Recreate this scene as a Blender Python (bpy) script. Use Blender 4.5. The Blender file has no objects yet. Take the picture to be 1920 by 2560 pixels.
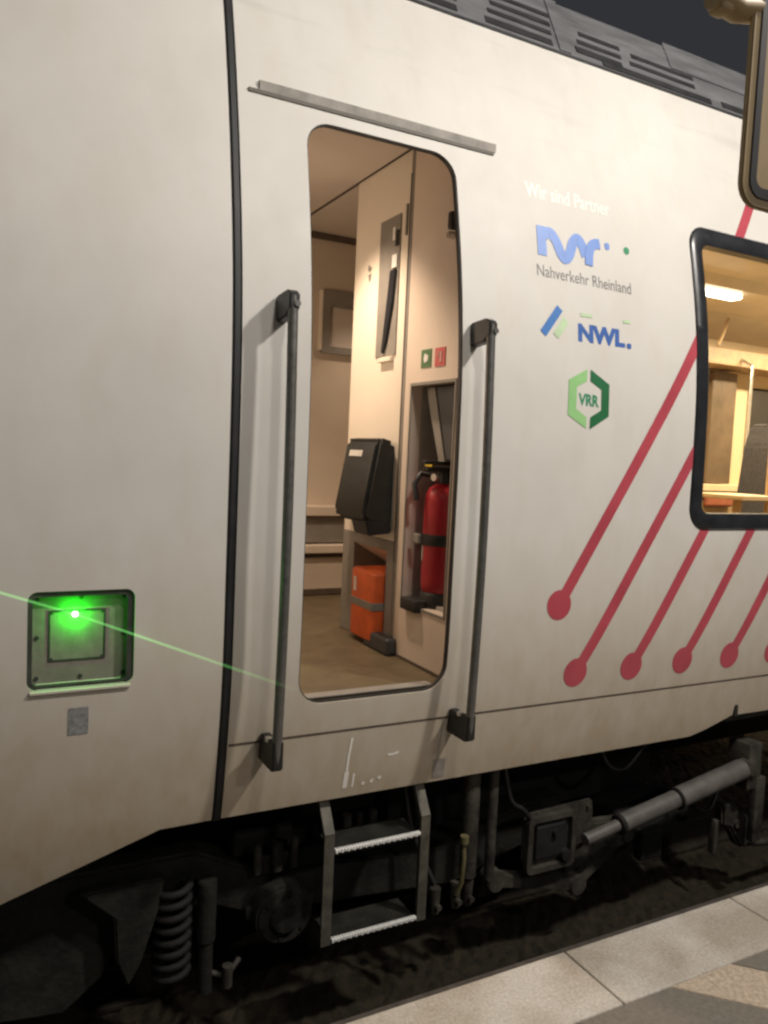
import bpy, bmesh, math, random
from mathutils import Vector, Matrix
random.seed(7)
S = bpy.context.scene
COL = S.collection

# ------------------------------------------------------------------ helpers
PR = [(-.5,.40),(0.3,.19),(0.60,.11),(0.74,.072),(0.9,.045),(1.03,.025),(1.2,.006),(1.35,0),(2.0,0),(2.31,.007),
      (2.5,.022),(2.68,.046),(2.85,.078),(3.07,.125),(3.3,.185),(3.48,.238),(3.62,.285),(3.9,.40)]

def prof(z):
    """depth of the carriage side at height z, smoothed"""
    def lin(q):
        for (a, ya), (b, yb) in zip(PR, PR[1:]):
            if q <= b:
                return ya + (yb - ya) * (q - a) / (b - a)
        return PR[-1][1]
    return sum(lin(z + d) for d in (-.09, -.06, -.03, 0, .03, .06, .09)) / 7

ZC = [-.4 + .04 * k for k in range(int(4.3 / .04))]

def new_obj(name, bm, mat, parent=None, smooth=None):
    me = bpy.data.meshes.new(name)
    if parent is not None:
        off = world_loc(parent)
        bmesh.ops.translate(bm, verts=bm.verts, vec=-off)
    bmesh.ops.recalc_face_normals(bm, faces=bm.faces) if smooth != 'keep' else None
    bm.to_mesh(me); bm.free()
    for m in (mat if isinstance(mat, (list, tuple)) else [mat]):
        me.materials.append(m)
    o = bpy.data.objects.new(name, me); COL.objects.link(o)
    if parent is not None:
        o.parent = parent
    if smooth and smooth != 'keep':
        ang = math.radians(smooth)
        for p in me.polygons: p.use_smooth = True
        bmm = bmesh.new(); bmm.from_mesh(me)
        for e in bmm.edges:
            if len(e.link_faces) == 2 and e.calc_face_angle(0) > ang: e.smooth = False
        bmm.to_mesh(me); bmm.free()
    return o

def world_loc(o):
    v = Vector((0, 0, 0))
    while o is not None:
        v = v + o.location; o = o.parent
    return v

def tag(o, label=None, cat=None, group=None, kind=None):
    if label: o['label'] = label
    if cat: o['category'] = cat
    if group: o['group'] = group
    if kind: o['kind'] = kind
    return o

def empty(name, loc, parent=None):
    o = bpy.data.objects.new(name, None); COL.objects.link(o)
    o.empty_display_size = .1
    o.location = Vector(loc)
    if parent is not None:
        o.parent = parent; o.location = Vector(loc) - world_loc(parent)
    return o

def BM(): return bmesh.new()

def box(bm, x0, x1, y0, y1, z0, z1, bev=0, seg=2):
    t = bmesh.new()
    bmesh.ops.create_cube(t, size=1)
    for v in t.verts:
        v.co = Vector((x0 + (v.co.x + .5) * (x1 - x0), y0 + (v.co.y + .5) * (y1 - y0), z0 + (v.co.z + .5) * (z1 - z0)))
    if bev:
        bmesh.ops.bevel(t, geom=t.edges[:], offset=bev, segments=seg, affect='EDGES', profile=.5)
    join(bm, t); return bm

def join(bm, t, mat=None):
    if mat is not None: bmesh.ops.transform(t, matrix=mat, verts=t.verts)
    me = bpy.data.meshes.new('tmp'); t.to_mesh(me); t.free(); bm.from_mesh(me); bpy.data.meshes.remove(me)

def cyl(bm, p0, p1, r0, r1=None, seg=20, caps=True, bev=0):
    p0, p1 = Vector(p0), Vector(p1); r1 = r0 if r1 is None else r1
    t = bmesh.new(); L = (p1 - p0).length
    bmesh.ops.create_cone(t, cap_ends=caps, segments=seg, radius1=r0, radius2=r1, depth=L)
    if bev:
        es = [e for e in t.edges if len(e.link_faces) == 2 and any(len(f.verts) > 4 for f in e.link_faces)]
        bmesh.ops.bevel(t, geom=es, offset=bev, segments=2, affect='EDGES')
    q = Vector((0, 0, 1)).rotation_difference((p1 - p0).normalized())
    join(bm, t, Matrix.Translation((p0 + p1) / 2) @ q.to_matrix().to_4x4())
    return bm

def tube(bm, pts, r, seg=12, caps=True):
    pts = [Vector(p) for p in pts]; rings = []; up = None
    for i, p in enumerate(pts):
        d = (pts[min(i + 1, len(pts) - 1)] - pts[max(i - 1, 0)]).normalized()
        if up is None:
            up = d.orthogonal().normalized()
        up = (up - d * up.dot(d)).normalized(); sd = d.cross(up)
        rr = r[i] if isinstance(r, (list, tuple)) else r
        rings.append([bm.verts.new(p + (up * math.cos(a) + sd * math.sin(a)) * rr) for a in [2 * math.pi * k / seg for k in range(seg)]])
    for A, B in zip(rings, rings[1:]):
        for k in range(seg):
            bm.faces.new((A[k], A[(k + 1) % seg], B[(k + 1) % seg], B[k]))
    if caps:
        bm.faces.new(rings[0][::-1]); bm.faces.new(rings[-1])
    return bm

def prism(bm, pts, axis, a, b, bev=0):
    """polygon extruded along an axis. axis 'y': pts are (x,z); 'x': pts are (y,z); 'z': pts are (x,y)"""
    def mk(p, h):
        return Vector((p[0], h, p[1])) if axis == 'y' else (Vector((h, p[0], p[1])) if axis == 'x' else Vector((p[0], p[1], h)))
    t = bmesh.new()
    A = [t.verts.new(mk(p, a)) for p in pts]; B = [t.verts.new(mk(p, b)) for p in pts]
    t.faces.new(A[::-1]); t.faces.new(B); n = len(pts)
    for k in range(n): t.faces.new((A[k], A[(k + 1) % n], B[(k + 1) % n], B[k]))
    bmesh.ops.recalc_face_normals(t, faces=t.faces)
    if bev: bmesh.ops.bevel(t, geom=t.edges[:], offset=bev, segments=2, affect='EDGES')
    join(bm, t); return bm

def rrect(x0, x1, z0, z1, r, n=8):
    out = []
    for cx, cz, a0 in ((x1 - r, z1 - r, 0), (x0 + r, z1 - r, 90), (x0 + r, z0 + r, 180), (x1 - r, z0 + r, 270)):
        for k in range(n + 1):
            a = math.radians(a0 + 90 * k / n); out.append((cx + r * math.cos(a), cz + r * math.sin(a)))
    return out

def ring(bm, outer, inner, axis, a, b):
    """frame between two outlines with the same number of points"""
    def mk(p, h):
        return Vector((p[0], h, p[1])) if axis == 'y' else (Vector((h, p[0], p[1])) if axis == 'x' else Vector((p[0], p[1], h)))
    n = len(outer)
    O0 = [bm.verts.new(mk(p, a)) for p in outer]; I0 = [bm.verts.new(mk(p, a)) for p in inner]
    O1 = [bm.verts.new(mk(p, b)) for p in outer]; I1 = [bm.verts.new(mk(p, b)) for p in inner]
    for k in range(n):
        j = (k + 1) % n
        bm.faces.new((O0[k], O0[j], I0[j], I0[k])); bm.faces.new((O1[k], I1[k], I1[j], O1[j]))
        bm.faces.new((O0[k], O1[k], O1[j], O0[j])); bm.faces.new((I0[k], I0[j], I1[j], I1[k]))
    return bm

def fill(loops):
    """flat (x,z) region with holes, laid out in thin level strips so that it can follow the curved side"""
    bm = bmesh.new(); lv = []
    es = [(lp[k], lp[(k + 1) % len(lp)]) for lp in loops for k in range(len(lp))]
    zs = sorted([p[1] for lp in loops for p in lp]); lo, hi = zs[0], zs[-1]
    for z in sorted(zs + [z for z in ZC if lo < z < hi]):
        if not lv or z - lv[-1] > 1e-6: lv.append(z)
    for z0, z1 in zip(lv, lv[1:]):
        zm = (z0 + z1) / 2; hit = []
        for (ax, az), (bx_, bz) in es:
            if min(az, bz) < zm < max(az, bz):
                f = lambda z: ax + (bx_ - ax) * (z - az) / (bz - az)
                hit.append((f(zm), f(z0), f(z1)))
        hit.sort()
        for L_, R_ in zip(hit[::2], hit[1::2]):
            vs = [bm.verts.new((L_[1], 0, z0)), bm.verts.new((R_[1], 0, z0)), bm.verts.new((R_[2], 0, z1)), bm.verts.new((L_[2], 0, z1))]
            bm.faces.new(vs)
    bmesh.ops.remove_doubles(bm, verts=bm.verts, dist=1e-6)
    return bm

def cut(bm):
    zs = [v.co.z for v in bm.verts]; lo, hi = min(zs), max(zs)
    for z in ZC:
        if lo + 1e-4 < z < hi - 1e-4:
            bmesh.ops.bisect_plane(bm, geom=bm.verts[:] + bm.edges[:] + bm.faces[:], plane_co=(0, 0, z), plane_no=(0, 0, 1), dist=1e-6)

def decal(name, loops_list, mat, parent, off=.002):
    """paint or lettering lying on the curved carriage side"""
    bm = bmesh.new()
    for loops in loops_list:
        t = fill(loops); join(bm, t)
    for v in bm.verts: v.co.y = prof(v.co.z) - off
    return new_obj(name, bm, mat, parent)

def ribbon(pts, w, n=14, closed_end=True):
    """outline of a stroke of width w along a smooth path"""
    P = [Vector((a, b)) for a, b in pts]; Q = []
    for i in range(len(P) - 1):
        p0, p1, p2, p3 = P[max(i - 1, 0)], P[i], P[i + 1], P[min(i + 2, len(P) - 1)]
        for k in range(n):
            t = k / n
            Q.append(.5 * ((2 * p1) + (p2 - p0) * t + (2 * p0 - 5 * p1 + 4 * p2 - p3) * t * t + (3 * p1 - p0 - 3 * p2 + p3) * t ** 3))
    Q.append(P[-1]); L, R_ = [], []
    for i, q in enumerate(Q):
        d = (Q[min(i + 1, len(Q) - 1)] - Q[max(i - 1, 0)]).normalized(); nn = Vector((-d.y, d.x)) * w / 2
        L.append(q + nn); R_.append(q - nn)
    return Q, L, R_

def stroke_bm(bm, pts, w, n=14):
    Q, L, R_ = ribbon(pts, w, n)
    a = [bm.verts.new((p.x, 0, p.y)) for p in L]; b = [bm.verts.new((p.x, 0, p.y)) for p in R_]
    for k in range(len(a) - 1): bm.faces.new((a[k], a[k + 1], b[k + 1], b[k]))

def on_side(name, bm, mat, parent, off=.002):
    cut(bm)
    for v in bm.verts: v.co.y = prof(v.co.z) - off
    return new_obj(name, bm, mat, parent)

def text_bm(s, bold=0.0, spacing=1.0):
    cu = bpy.data.curves.new('lettering', 'FONT'); cu.body = s; cu.size = 1; cu.offset = bold; cu.space_character = spacing
    cu.resolution_u = 4
    ob = bpy.data.objects.new('lettering', cu); COL.objects.link(ob)
    dg = bpy.context.evaluated_depsgraph_get(); dg.update()
    me = bpy.data.meshes.new_from_object(ob.evaluated_get(dg))
    bm = bmesh.new(); bm.from_mesh(me)
    bpy.data.objects.remove(ob); bpy.data.curves.remove(cu); bpy.data.meshes.remove(me)
    xs = [v.co.x for v in bm.verts]; ys = [v.co.y for v in bm.verts]
    return bm, min(xs), max(xs), min(ys), max(ys)

def side_text(name, s, x0, x1, z0, z1, mat, parent, bold=0.0, slope=0.0, spacing=1.0):
    bm, a, b, c, d = text_bm(s, bold, spacing)
    for v in bm.verts:
        u = (v.co.x - a) / (b - a); w = (v.co.y - c) / (d - c)
        v.co = Vector((x0 + u * (x1 - x0), 0, z0 + w * (z1 - z0) + u * slope))
    return on_side(name, bm, mat, parent, .0008)

# ------------------------------------------------------------------ materials
def N(nt, t, **kw):
    n = nt.nodes.new(t)
    for k, v in kw.items(): setattr(n, k, v)
    return n

def mat(name, col, rough=.5, metal=0., spec=.5, var=.08, scale=14., bump=0., bscale=60., coat=0., stretch=(1, 1, 1), col2=None, rvar=.1):
    m = bpy.data.materials.new(name); m.use_nodes = True; nt = m.node_tree
    b = nt.nodes['Principled BSDF']; L = nt.links.new
    geo = N(nt, 'ShaderNodeNewGeometry'); mp = N(nt, 'ShaderNodeMapping'); mp.inputs['Scale'].default_value = stretch
    L(geo.outputs['Position'], mp.inputs['Vector'])
    no = N(nt, 'ShaderNodeTexNoise'); no.inputs['Scale'].default_value = scale; no.inputs['Detail'].default_value = 6; no.inputs['Roughness'].default_value = .65
    L(mp.outputs[0], no.inputs['Vector'])
    cr = N(nt, 'ShaderNodeValToRGB')
    c = col; c2 = col2 or tuple(max(0, x * (1 - 3 * var)) for x in col)
    hi = tuple(min(1, x * (1 + var)) for x in c)
    cr.color_ramp.elements[0].position = .3; cr.color_ramp.elements[0].color = (*c2, 1)
    cr.color_ramp.elements[1].position = .7; cr.color_ramp.elements[1].color = (*hi, 1)
    L(no.outputs['Fac'], cr.inputs['Fac']); L(cr.outputs['Color'], b.inputs['Base Color'])
    mr = N(nt, 'ShaderNodeMapRange'); mr.inputs['To Min'].default_value = max(.02, rough - rvar); mr.inputs['To Max'].default_value = min(1, rough + rvar)
    L(no.outputs['Fac'], mr.inputs['Value']); L(mr.outputs[0], b.inputs['Roughness'])
    b.inputs['Metallic'].default_value = metal; b.inputs['Specular IOR Level'].default_value = spec
    b.inputs['Coat Weight'].default_value = coat; b.inputs['Coat Roughness'].default_value = .12
    if bump:
        n2 = N(nt, 'ShaderNodeTexNoise'); n2.inputs['Scale'].default_value = bscale; n2.inputs['Detail'].default_value = 5
        L(mp.outputs[0], n2.inputs['Vector'])
        bp = N(nt, 'ShaderNodeBump'); bp.inputs['Strength'].default_value = bump; bp.inputs['Distance'].default_value = .01
        L(n2.outputs['Fac'], bp.inputs['Height']); L(bp.outputs[0], b.inputs['Normal'])
    return m

def emit(name, col, strength):
    m = bpy.data.materials.new(name); m.use_nodes = True; nt = m.node_tree; nt.nodes.clear()
    e = N(nt, 'ShaderNodeEmission'); e.inputs['Color'].default_value = (*col, 1); e.inputs['Strength'].default_value = strength
    o = N(nt, 'ShaderNodeOutputMaterial'); nt.links.new(e.outputs[0], o.inputs['Surface'])
    return m

def paint_mat():
    """dull white carriage paint: faint mottling, run-down streaks and brake dust over the lower skirt"""
    m = bpy.data.materials.new('white_carriage_paint'); m.use_nodes = True; nt = m.node_tree; L = nt.links.new
    b = nt.nodes['Principled BSDF']
    geo = N(nt, 'ShaderNodeNewGeometry'); sp = N(nt, 'ShaderNodeSeparateXYZ'); L(geo.outputs['Position'], sp.inputs[0])
    def noise(scale, st, det=6, ro=.6):
        mp = N(nt, 'ShaderNodeMapping'); mp.inputs['Scale'].default_value = st; L(geo.outputs['Position'], mp.inputs['Vector'])
        n = N(nt, 'ShaderNodeTexNoise'); n.inputs['Scale'].default_value = scale; n.inputs['Detail'].default_value = det; n.inputs['Roughness'].default_value = ro
        L(mp.outputs[0], n.inputs['Vector']); return n.outputs['Fac']
    def rng(v, a, b_, lo=0., hi=1.):
        r = N(nt, 'ShaderNodeMapRange'); r.inputs['From Min'].default_value = a; r.inputs['From Max'].default_value = b_
        r.inputs['To Min'].default_value = lo; r.inputs['To Max'].default_value = hi; L(v, r.inputs['Value']); return r.outputs[0]
    def mul(a, b_):
        r = N(nt, 'ShaderNodeMath', operation='MULTIPLY'); L(a, r.inputs[0])
        if isinstance(b_, float): r.inputs[1].default_value = b_
        else: L(b_, r.inputs[1])
        return r.outputs[0]
    def mix(f, c1, c2):
        r = N(nt, 'ShaderNodeMix', data_type='RGBA'); L(f, r.inputs['Factor'])
        for c, k in ((c1, 6), (c2, 7)):
            if isinstance(c, tuple): r.inputs[k].default_value = (*c, 1)
            else: L(c, r.inputs[k])
        return r.outputs[2]
    base = mix(rng(noise(1.6, (1, 1, 1)), .35, .7), (.60, .58, .54), (.665, .645, .60))
    fine = rng(noise(7, (1, 1, .45)), 0.48, .74, 0, .38)
    c = mix(fine, base, (.56, .52, .45))
    streak = mul(rng(noise(9, (1.4, 1, .06), 4), .55, .8), rng(sp.outputs['Z'], 2.6, 3.6, 0, .22))
    c = mix(streak, c, (.45, .42, .37))
    # roof-edge soot smears
    smear = mul(rng(noise(5, (.35, 1, 2.2), 5), .56, .75), rng(sp.outputs['Z'], 3.05, 3.6, 0, .35))
    c = mix(smear, c, (.40, .38, .35))
    # brake dust
    zz = N(nt, 'ShaderNodeMath', operation='ADD'); L(sp.outputs['Z'], zz.inputs[0]); L(mul(noise(3.2, (1, 1, .7)), .55), zz.inputs[1])
    dust = mul(rng(zz.outputs[0], 2.05, 1.0), rng(noise(16, (1, 1, .5)), .2, .65, .6, 1.))
    c = mix(mul(dust, .82), c, (.385, .29, .17))
    sp2 = rng(noise(60, (1, 1, .8), 3), .72, .8, 0, .35)
    c = mix(mul(sp2, rng(sp.outputs['Z'], 1.9, .8)), c, (.22, .17, .11))
    L(c, b.inputs['Base Color'])
    L(rng(noise(5, (1, 1, 1)), .3, .7, .46, .6), b.inputs['Roughness'])
    b.inputs['Specular IOR Level'].default_value = .32
    bp = N(nt, 'ShaderNodeBump'); bp.inputs['Strength'].default_value = .10; bp.inputs['Distance'].default_value = .02
    L(noise(2.2, (1, 1, 1), 2), bp.inputs['Height']); L(bp.outputs[0], b.inputs['Normal'])
    return m

M = {}
M['white'] = paint_mat()
M['rubber'] = mat('black_rubber', (.014, .015, .016), .55, var=.2)
M['frame'] = mat('black_window_frame', (.022, .024, .028), .32, var=.12)
M['drip'] = mat('grey_drip_rail', (.31, .285, .25), .55, var=.15)
M['red'] = mat('red_stripe_paint', (.47, .075, .10), .35, var=.06, scale=5)
M['blue'] = mat('blue_lettering', (.18, .30, .66), .4, var=.03)
M['navy'] = mat('dark_blue_lettering', (.05, .13, .40), .4, var=.03)
M['wtext'] = mat('white_lettering', (.84, .815, .755), .35, var=.0)
M['gtext'] = mat('grey_lettering', (.16, .15, .15), .5, var=.05)
M['lgreen'] = mat('light_green_lettering', (.30, .58, .24), .4, var=.03)
M['pgreen'] = mat('pale_green_lettering', (.50, .66, .42), .4, var=.03)
M['dgreen'] = mat('dark_green_lettering', (.025, .15, .06), .4, var=.03)
M['mgreen'] = mat('mid_green_lettering', (.04, .26, .13), .4, var=.03)
M['steel'] = mat('dark_handrail_steel', (.16, .155, .145), .38, metal=.45, var=.1, scale=30)
M['black'] = mat('black_bracket', (.018, .018, .017), .45, var=.2, scale=30)
M['ladder'] = mat('grey_ladder_steel', (.13, .12, .095), .55, metal=.2, var=.2, scale=12)
M['grip'] = mat('brightly_lit_tread', (.93, .92, .88), .35, metal=.0, var=.08, scale=60)  # near-white colour carries the strong light on the step edges
M['hatch'] = mat('grey_hatch_metal', (.235, .22, .18), .5, metal=.0, var=.08, scale=25)
M['hatch_rim'] = mat('dark_hatch_rim', (.05, .055, .045), .5, var=.15)
M['sticker'] = mat('grey_sticker', (.30, .31, .31), .5, var=.18, scale=70)
M['grille'] = mat('grey_roof_fairing', (.15, .154, .16), .5, var=.15, scale=8, stretch=(.4, 1, 3))
M['slot'] = mat('dark_roof_slat', (.022, .023, .025), .6, var=.2)
M['roof'] = mat('dark_roof', (.08, .08, .08), .6, var=.15)
M['peach'] = mat('cream_wall_panel', (.66, .56, .46), .42, var=.02, scale=3)
M['cream'] = mat('cream_partition', (.74, .66, .54), .4, var=.02, scale=3)
M['ceil'] = mat('beige_ceiling_panel', (.60, .53, .46), .5, var=.03, scale=3)
M['backw'] = mat('tan_back_wall', (.58, .49, .39), .5, var=.03, scale=3)
M['floor'] = mat('brown_vestibule_floor', (.115, .085, .045), .5, var=.12, scale=9, col2=(.085, .063, .033))
M['igrey'] = mat('grey_interior_trim', (.24, .22, .19), .5, var=.06)
M['niche'] = mat('pale_niche_lining', (.40, .37, .33), .5, var=.05)
M['dgrey'] = mat('dark_grey_interior', (.055, .055, .055), .5, var=.1)
M['seam'] = mat('dark_panel_joint', (.10, .075, .055), .6, var=.1)
M['seat'] = mat('black_seat_vinyl', (.022, .024, .022), .5, var=.15, scale=20, bump=.1)
M['seat_side'] = mat('dark_seat_shell', (.016, .018, .022), .4, var=.1)
M['tagm'] = mat('pale_seat_tag', (.55, .53, .48), .5, var=.05)
M['fred'] = mat('red_extinguisher', (.36, .014, .022), .35, var=.08, scale=10)
M['orange'] = mat('orange_case', (.72, .13, .03), .45, var=.08, scale=12)
M['yellow'] = mat('yellow_pin', (.7, .5, .04), .4, var=.05)
M['chrome'] = mat('bright_metal', (.75, .74, .70), .22, metal=.9, var=.05)
M['wpaper'] = mat('white_label', (.75, .73, .68), .5, var=.04)
M['sgreen'] = mat('green_notice', (.07, .16, .055), .5, var=.04)
M['sred'] = mat('red_notice', (.52, .09, .08), .5, var=.04)
M['under'] = mat('shaded_bogie_steel', (.019, .019, .013), .75, var=.3, scale=9, bump=.4, bscale=40)  # near-black: shade under the carriage put into the steel's colour
M['under_lighter'] = mat('lighter_bogie_steel', (.060, .054, .042), .7, var=.3, scale=9, bump=.4, bscale=40)  # lighter copy of the bogie steel, mostly on the right-hand parts
M['under2'] = mat('shaded_underframe', (.012, .0115, .010), .8, var=.3, scale=7)  # darkest copy, with the shade under the carriage in its colour
M['wheel'] = mat('dark_wheel_steel', (.014, .013, .011), .6, metal=.3, var=.25)
M['damper'] = mat('grey_damper_tube', (.13, .12, .11), .5, metal=.0, var=.12, scale=14)
M['rust'] = mat('rusty_rail', (.022, .016, .009), .7, var=.25, scale=20)
M['sleeper'] = mat('shaded_sleeper', (.020, .016, .009), .85, var=.2)  # colour darkened to carry the shade over the track
M['ballast'] = mat('shaded_brown_ballast', (.026, .019, .008), .95, var=.25, scale=22, bump=.5)  # brown darkened to carry the shade between platform and train
M['brown'] = mat('brown_sign_border', (.66, .48, .25), .5, var=.12, scale=5)
M['signblack'] = mat('dark_sign_line', (.032, .033, .038), .45, var=.1)
M['goldwall'] = mat('golden_saloon_wall', (.72, .55, .33), .45, var=.03, scale=3)
M['gold2'] = mat('ochre_saloon_trim', (.46, .30, .15), .5, var=.1, scale=18)
M['goldceil'] = mat('cream_saloon_ceiling', (.78, .66, .48), .4, var=.05, scale=3)
M['fabric'] = mat('dark_seat_fabric', (.045, .038, .036), .85, var=.2, scale=50)
M['strip'] = emit('lit_ceiling_strip', (1, .90, .72), 9)

gl = bpy.data.materials.new('window_glass'); gl.use_nodes = True; nt = gl.node_tree; nt.nodes.clear()
tr = N(nt, 'ShaderNodeBsdfTransparent'); tr.inputs['Color'].default_value = (.88, .86, .80, 1)
gg = N(nt, 'ShaderNodeBsdfGlossy'); gg.inputs['Roughness'].default_value = .03
fr = N(nt, 'ShaderNodeFresnel'); fr.inputs['IOR'].default_value = 1.5
mx = N(nt, 'ShaderNodeMixShader'); oo = N(nt, 'ShaderNodeOutputMaterial')
nt.links.new(fr.outputs[0], mx.inputs[0]); nt.links.new(tr.outputs[0], mx.inputs[1]); nt.links.new(gg.outputs[0], mx.inputs[2]); nt.links.new(mx.outputs[0], oo.inputs[0])
M['glass'] = gl

def beam_mat():
    m = bpy.data.materials.new('green_laser_beam'); m.use_nodes = True; nt = m.node_tree; nt.nodes.clear(); L = nt.links.new
    geo = N(nt, 'ShaderNodeNewGeometry')
    d = N(nt, 'ShaderNodeVectorMath', operation='DISTANCE'); L(geo.outputs['Position'], d.inputs[0]); d.inputs[1].default_value = (.283, .03, 1.478)
    r = N(nt, 'ShaderNodeMapRange'); r.inputs['From Min'].default_value = .2; r.inputs['From Max'].default_value = .74; r.inputs['To Min'].default_value = 1; r.inputs['To Max'].default_value = 0.0
    L(d.outputs['Value'], r.inputs['Value'])
    mu = N(nt, 'ShaderNodeMath', operation='MULTIPLY'); L(r.outputs[0], mu.inputs[0]); mu.inputs[1].default_value = .16
    e = N(nt, 'ShaderNodeEmission'); e.inputs['Color'].default_value = (.28, 1, .24, 1); L(mu.outputs[0], e.inputs['Strength'])
    t = N(nt, 'ShaderNodeBsdfTransparent'); a = N(nt, 'ShaderNodeAddShader'); o = N(nt, 'ShaderNodeOutputMaterial')
    L(e.outputs[0], a.inputs[0]); L(t.outputs[0], a.inputs[1]); L(a.outputs[0], o.inputs['Surface'])
    return m
M['beam'] = beam_mat()
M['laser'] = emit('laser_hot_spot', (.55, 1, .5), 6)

def slab_mat():
    m = bpy.data.materials.new('rough_concrete_slab'); m.use_nodes = True; nt = m.node_tree; L = nt.links.new; b = nt.nodes['Principled BSDF']
    geo = N(nt, 'ShaderNodeNewGeometry')
    n = N(nt, 'ShaderNodeTexNoise'); n.inputs['Scale'].default_value = 90; n.inputs['Detail'].default_value = 5; n.inputs['Roughness'].default_value = .75; L(geo.outputs['Position'], n.inputs['Vector'])
    n2 = N(nt, 'ShaderNodeTexNoise'); n2.inputs['Scale'].default_value = 4; n2.inputs['Detail'].default_value = 5; L(geo.outputs['Position'], n2.inputs['Vector'])
    c = N(nt, 'ShaderNodeValToRGB'); e = c.color_ramp.elements
    e[0].position = .34; e[0].color = (.44, .405, .36, 1); e[1].position = .66; e[1].color = (.68, .64, .585, 1)
    L(n.outputs['Fac'], c.inputs['Fac'])
    c2 = N(nt, 'ShaderNodeValToRGB'); e = c2.color_ramp.elements
    e[0].position = .35; e[0].color = (.70, .66, .60, 1); e[1].position = .62; e[1].color = (1, 1, 1, 1); L(n2.outputs['Fac'], c2.inputs['Fac'])
    mi = N(nt, 'ShaderNodeMix', data_type='RGBA', blend_type='MULTIPLY'); mi.inputs['Factor'].default_value = 1
    L(c.outputs[0], mi.inputs[6]); L(c2.outputs[0], mi.inputs[7]); L(mi.outputs[2], b.inputs['Base Color'])
    b.inputs['Roughness'].default_value = .9
    bp = N(nt, 'ShaderNodeBump'); bp.inputs['Strength'].default_value = .6; bp.inputs['Distance'].default_value = .006
    L(n.outputs['Fac'], bp.inputs['Height']); L(bp.outputs[0], b.inputs['Normal'])
    return m
M['slab'] = slab_mat()
M['tile_dark'] = mat('grey_platform_tile', (.20, .18, .15), .85, var=.1, scale=60, bump=.3, bscale=160)
M['tile_light'] = mat('beige_platform_tile', (.55, .45, .345), .85, var=.15, scale=60, bump=.3, bscale=160)
M['joint'] = mat('dark_platform_joint', (.07, .06, .05), .95, var=.2)

# ------------------------------------------------------------------ the train
T = empty('train', (2.0, 1.4, -.08))
tag(T, 'white train carriage with open crew doorway, red dotted stripes and black handrails beside the platform', 'train')

def shell(name, loops, thick=.022):
    bm = fill(loops)
    for f in bm.faces:
        if f.normal.y > 0: f.normal_flip()
    for v in bm.verts: v.co.y = prof(v.co.z)
    front = set(bm.verts)
    r = bmesh.ops.extrude_face_region(bm, geom=bm.faces[:])
    nv = [g for g in r['geom'] if isinstance(g, bmesh.types.BMVert)]
    for v in nv: v.co.y += thick
    bmesh.ops.recalc_face_normals(bm, faces=bm.faces)
    off = world_loc(T)
    for v in bm.verts: v.co -= off
    me = bpy.data.meshes.new(name); bm.to_mesh(me); bm.free()
    me.materials.append(M['white'])
    for p in me.polygons: p.use_smooth = True
    normals = []
    for p in me.polygons:
        for li in p.loop_indices:
            if p.normal.y < -.5:
                z = me.vertices[me.loops[li].vertex_index].co.z + off.z
                s = (prof(z + .02) - prof(z - .02)) / .04
                normals.append(Vector((0, -1, s)).normalized())
            else:
                normals.append(p.normal.copy())
    me.normals_split_custom_set(normals)
    o = bpy.data.objects.new(name, me); COL.objects.link(o); o.parent = T
    return o

DOOR = rrect(1.000, 1.600, 1.122, 3.122, .095)
def rounded_door(inset=0):
    return rrect(1.0 + inset, 1.6 - inset, 1.122 + inset, 3.122 - inset, .095 - inset)
WIN = rrect(2.835, 4.75, 1.732, 3.082, .10)
HATCH = rrect(.150, .451, 1.262, 1.555, .028)
TOP = 3.735
# nose shell: left of the gasket, its lower edge dropping towards the front
shell('nose_shell', [[(-2.6, -.35), (-2.0, -.20), (.091, .567), (.559, .738), (.731, .739), (.731, TOP), (-2.6, TOP)], HATCH])
shell('body_shell', [[(.764, .739), (3.034, .730), (3.13, .752), (3.298, .806), (3.75, .801), (6.0, .80), (6.0, TOP), (.764, TOP)], DOOR, WIN])

# gasket between the two
bm = BM()
zs = [.733 + .0395 * k for k in range(78)]
ringpts = [[bm.verts.new((x, prof(z) + dy, z)) for x, dy in ((.728, .012), (.740, -.002), (.757, -.002), (.767, .012), (.767, .05), (.728, .05))] for z in zs]
for A, B in zip(ringpts, ringpts[1:]):
    for k in range(6): bm.faces.new((A[k], A[(k + 1) % 6], B[(k + 1) % 6], B[k]))
bm.faces.new(ringpts[0][::-1]); bm.faces.new(ringpts[-1])
new_obj('gasket', bm, M['rubber'], T)

# skirt seam, drawn as a thin dark joint strip
bm = BM()
t = fill([[(.768, 1.005), (6.0, .983), (6.0, .991), (.768, 1.0135)]]); join(bm, t)
for v in bm.verts: v.co.y = prof(v.co.z) - .0012
new_obj('skirt_joint', bm, M['seam'], T)
bm = BM()
t = fill([[(1.607, .75), (1.6115, .75), (1.6115, 1.0), (1.607, 1.0)]]); join(bm, t)
for v in bm.verts: v.co.y = prof(v.co.z) - .0012
new_obj('skirt_panel_joint', bm, M['drip'], T)
decal('jacking_plate', [[[(1.597, .752), (1.650, .752), (1.646, .833), (1.592, .833)]]], M['drip'], T)
# scratches on the skirt paint
for pts, w in (([(1.228, .975), (1.222, .90), (1.221, .84)], .009), ([(1.221, .84), (1.2195, .775)], .018), ([(1.252, .83), (1.251, .775)], .008), ([(1.385, .886), (1.405, .884), (1.43, .890)], .010),
               ([(1.29, .785), (1.30, .78)], .014), ([(1.325, .79), (1.335, .785)], .016), ([(1.357, .80), (1.365, .79)], .014)):
    bm = BM(); stroke_bm(bm, pts, w, 4)
    on_side('paint_scratch', bm, M['wtext'], T, .0018)
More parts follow.
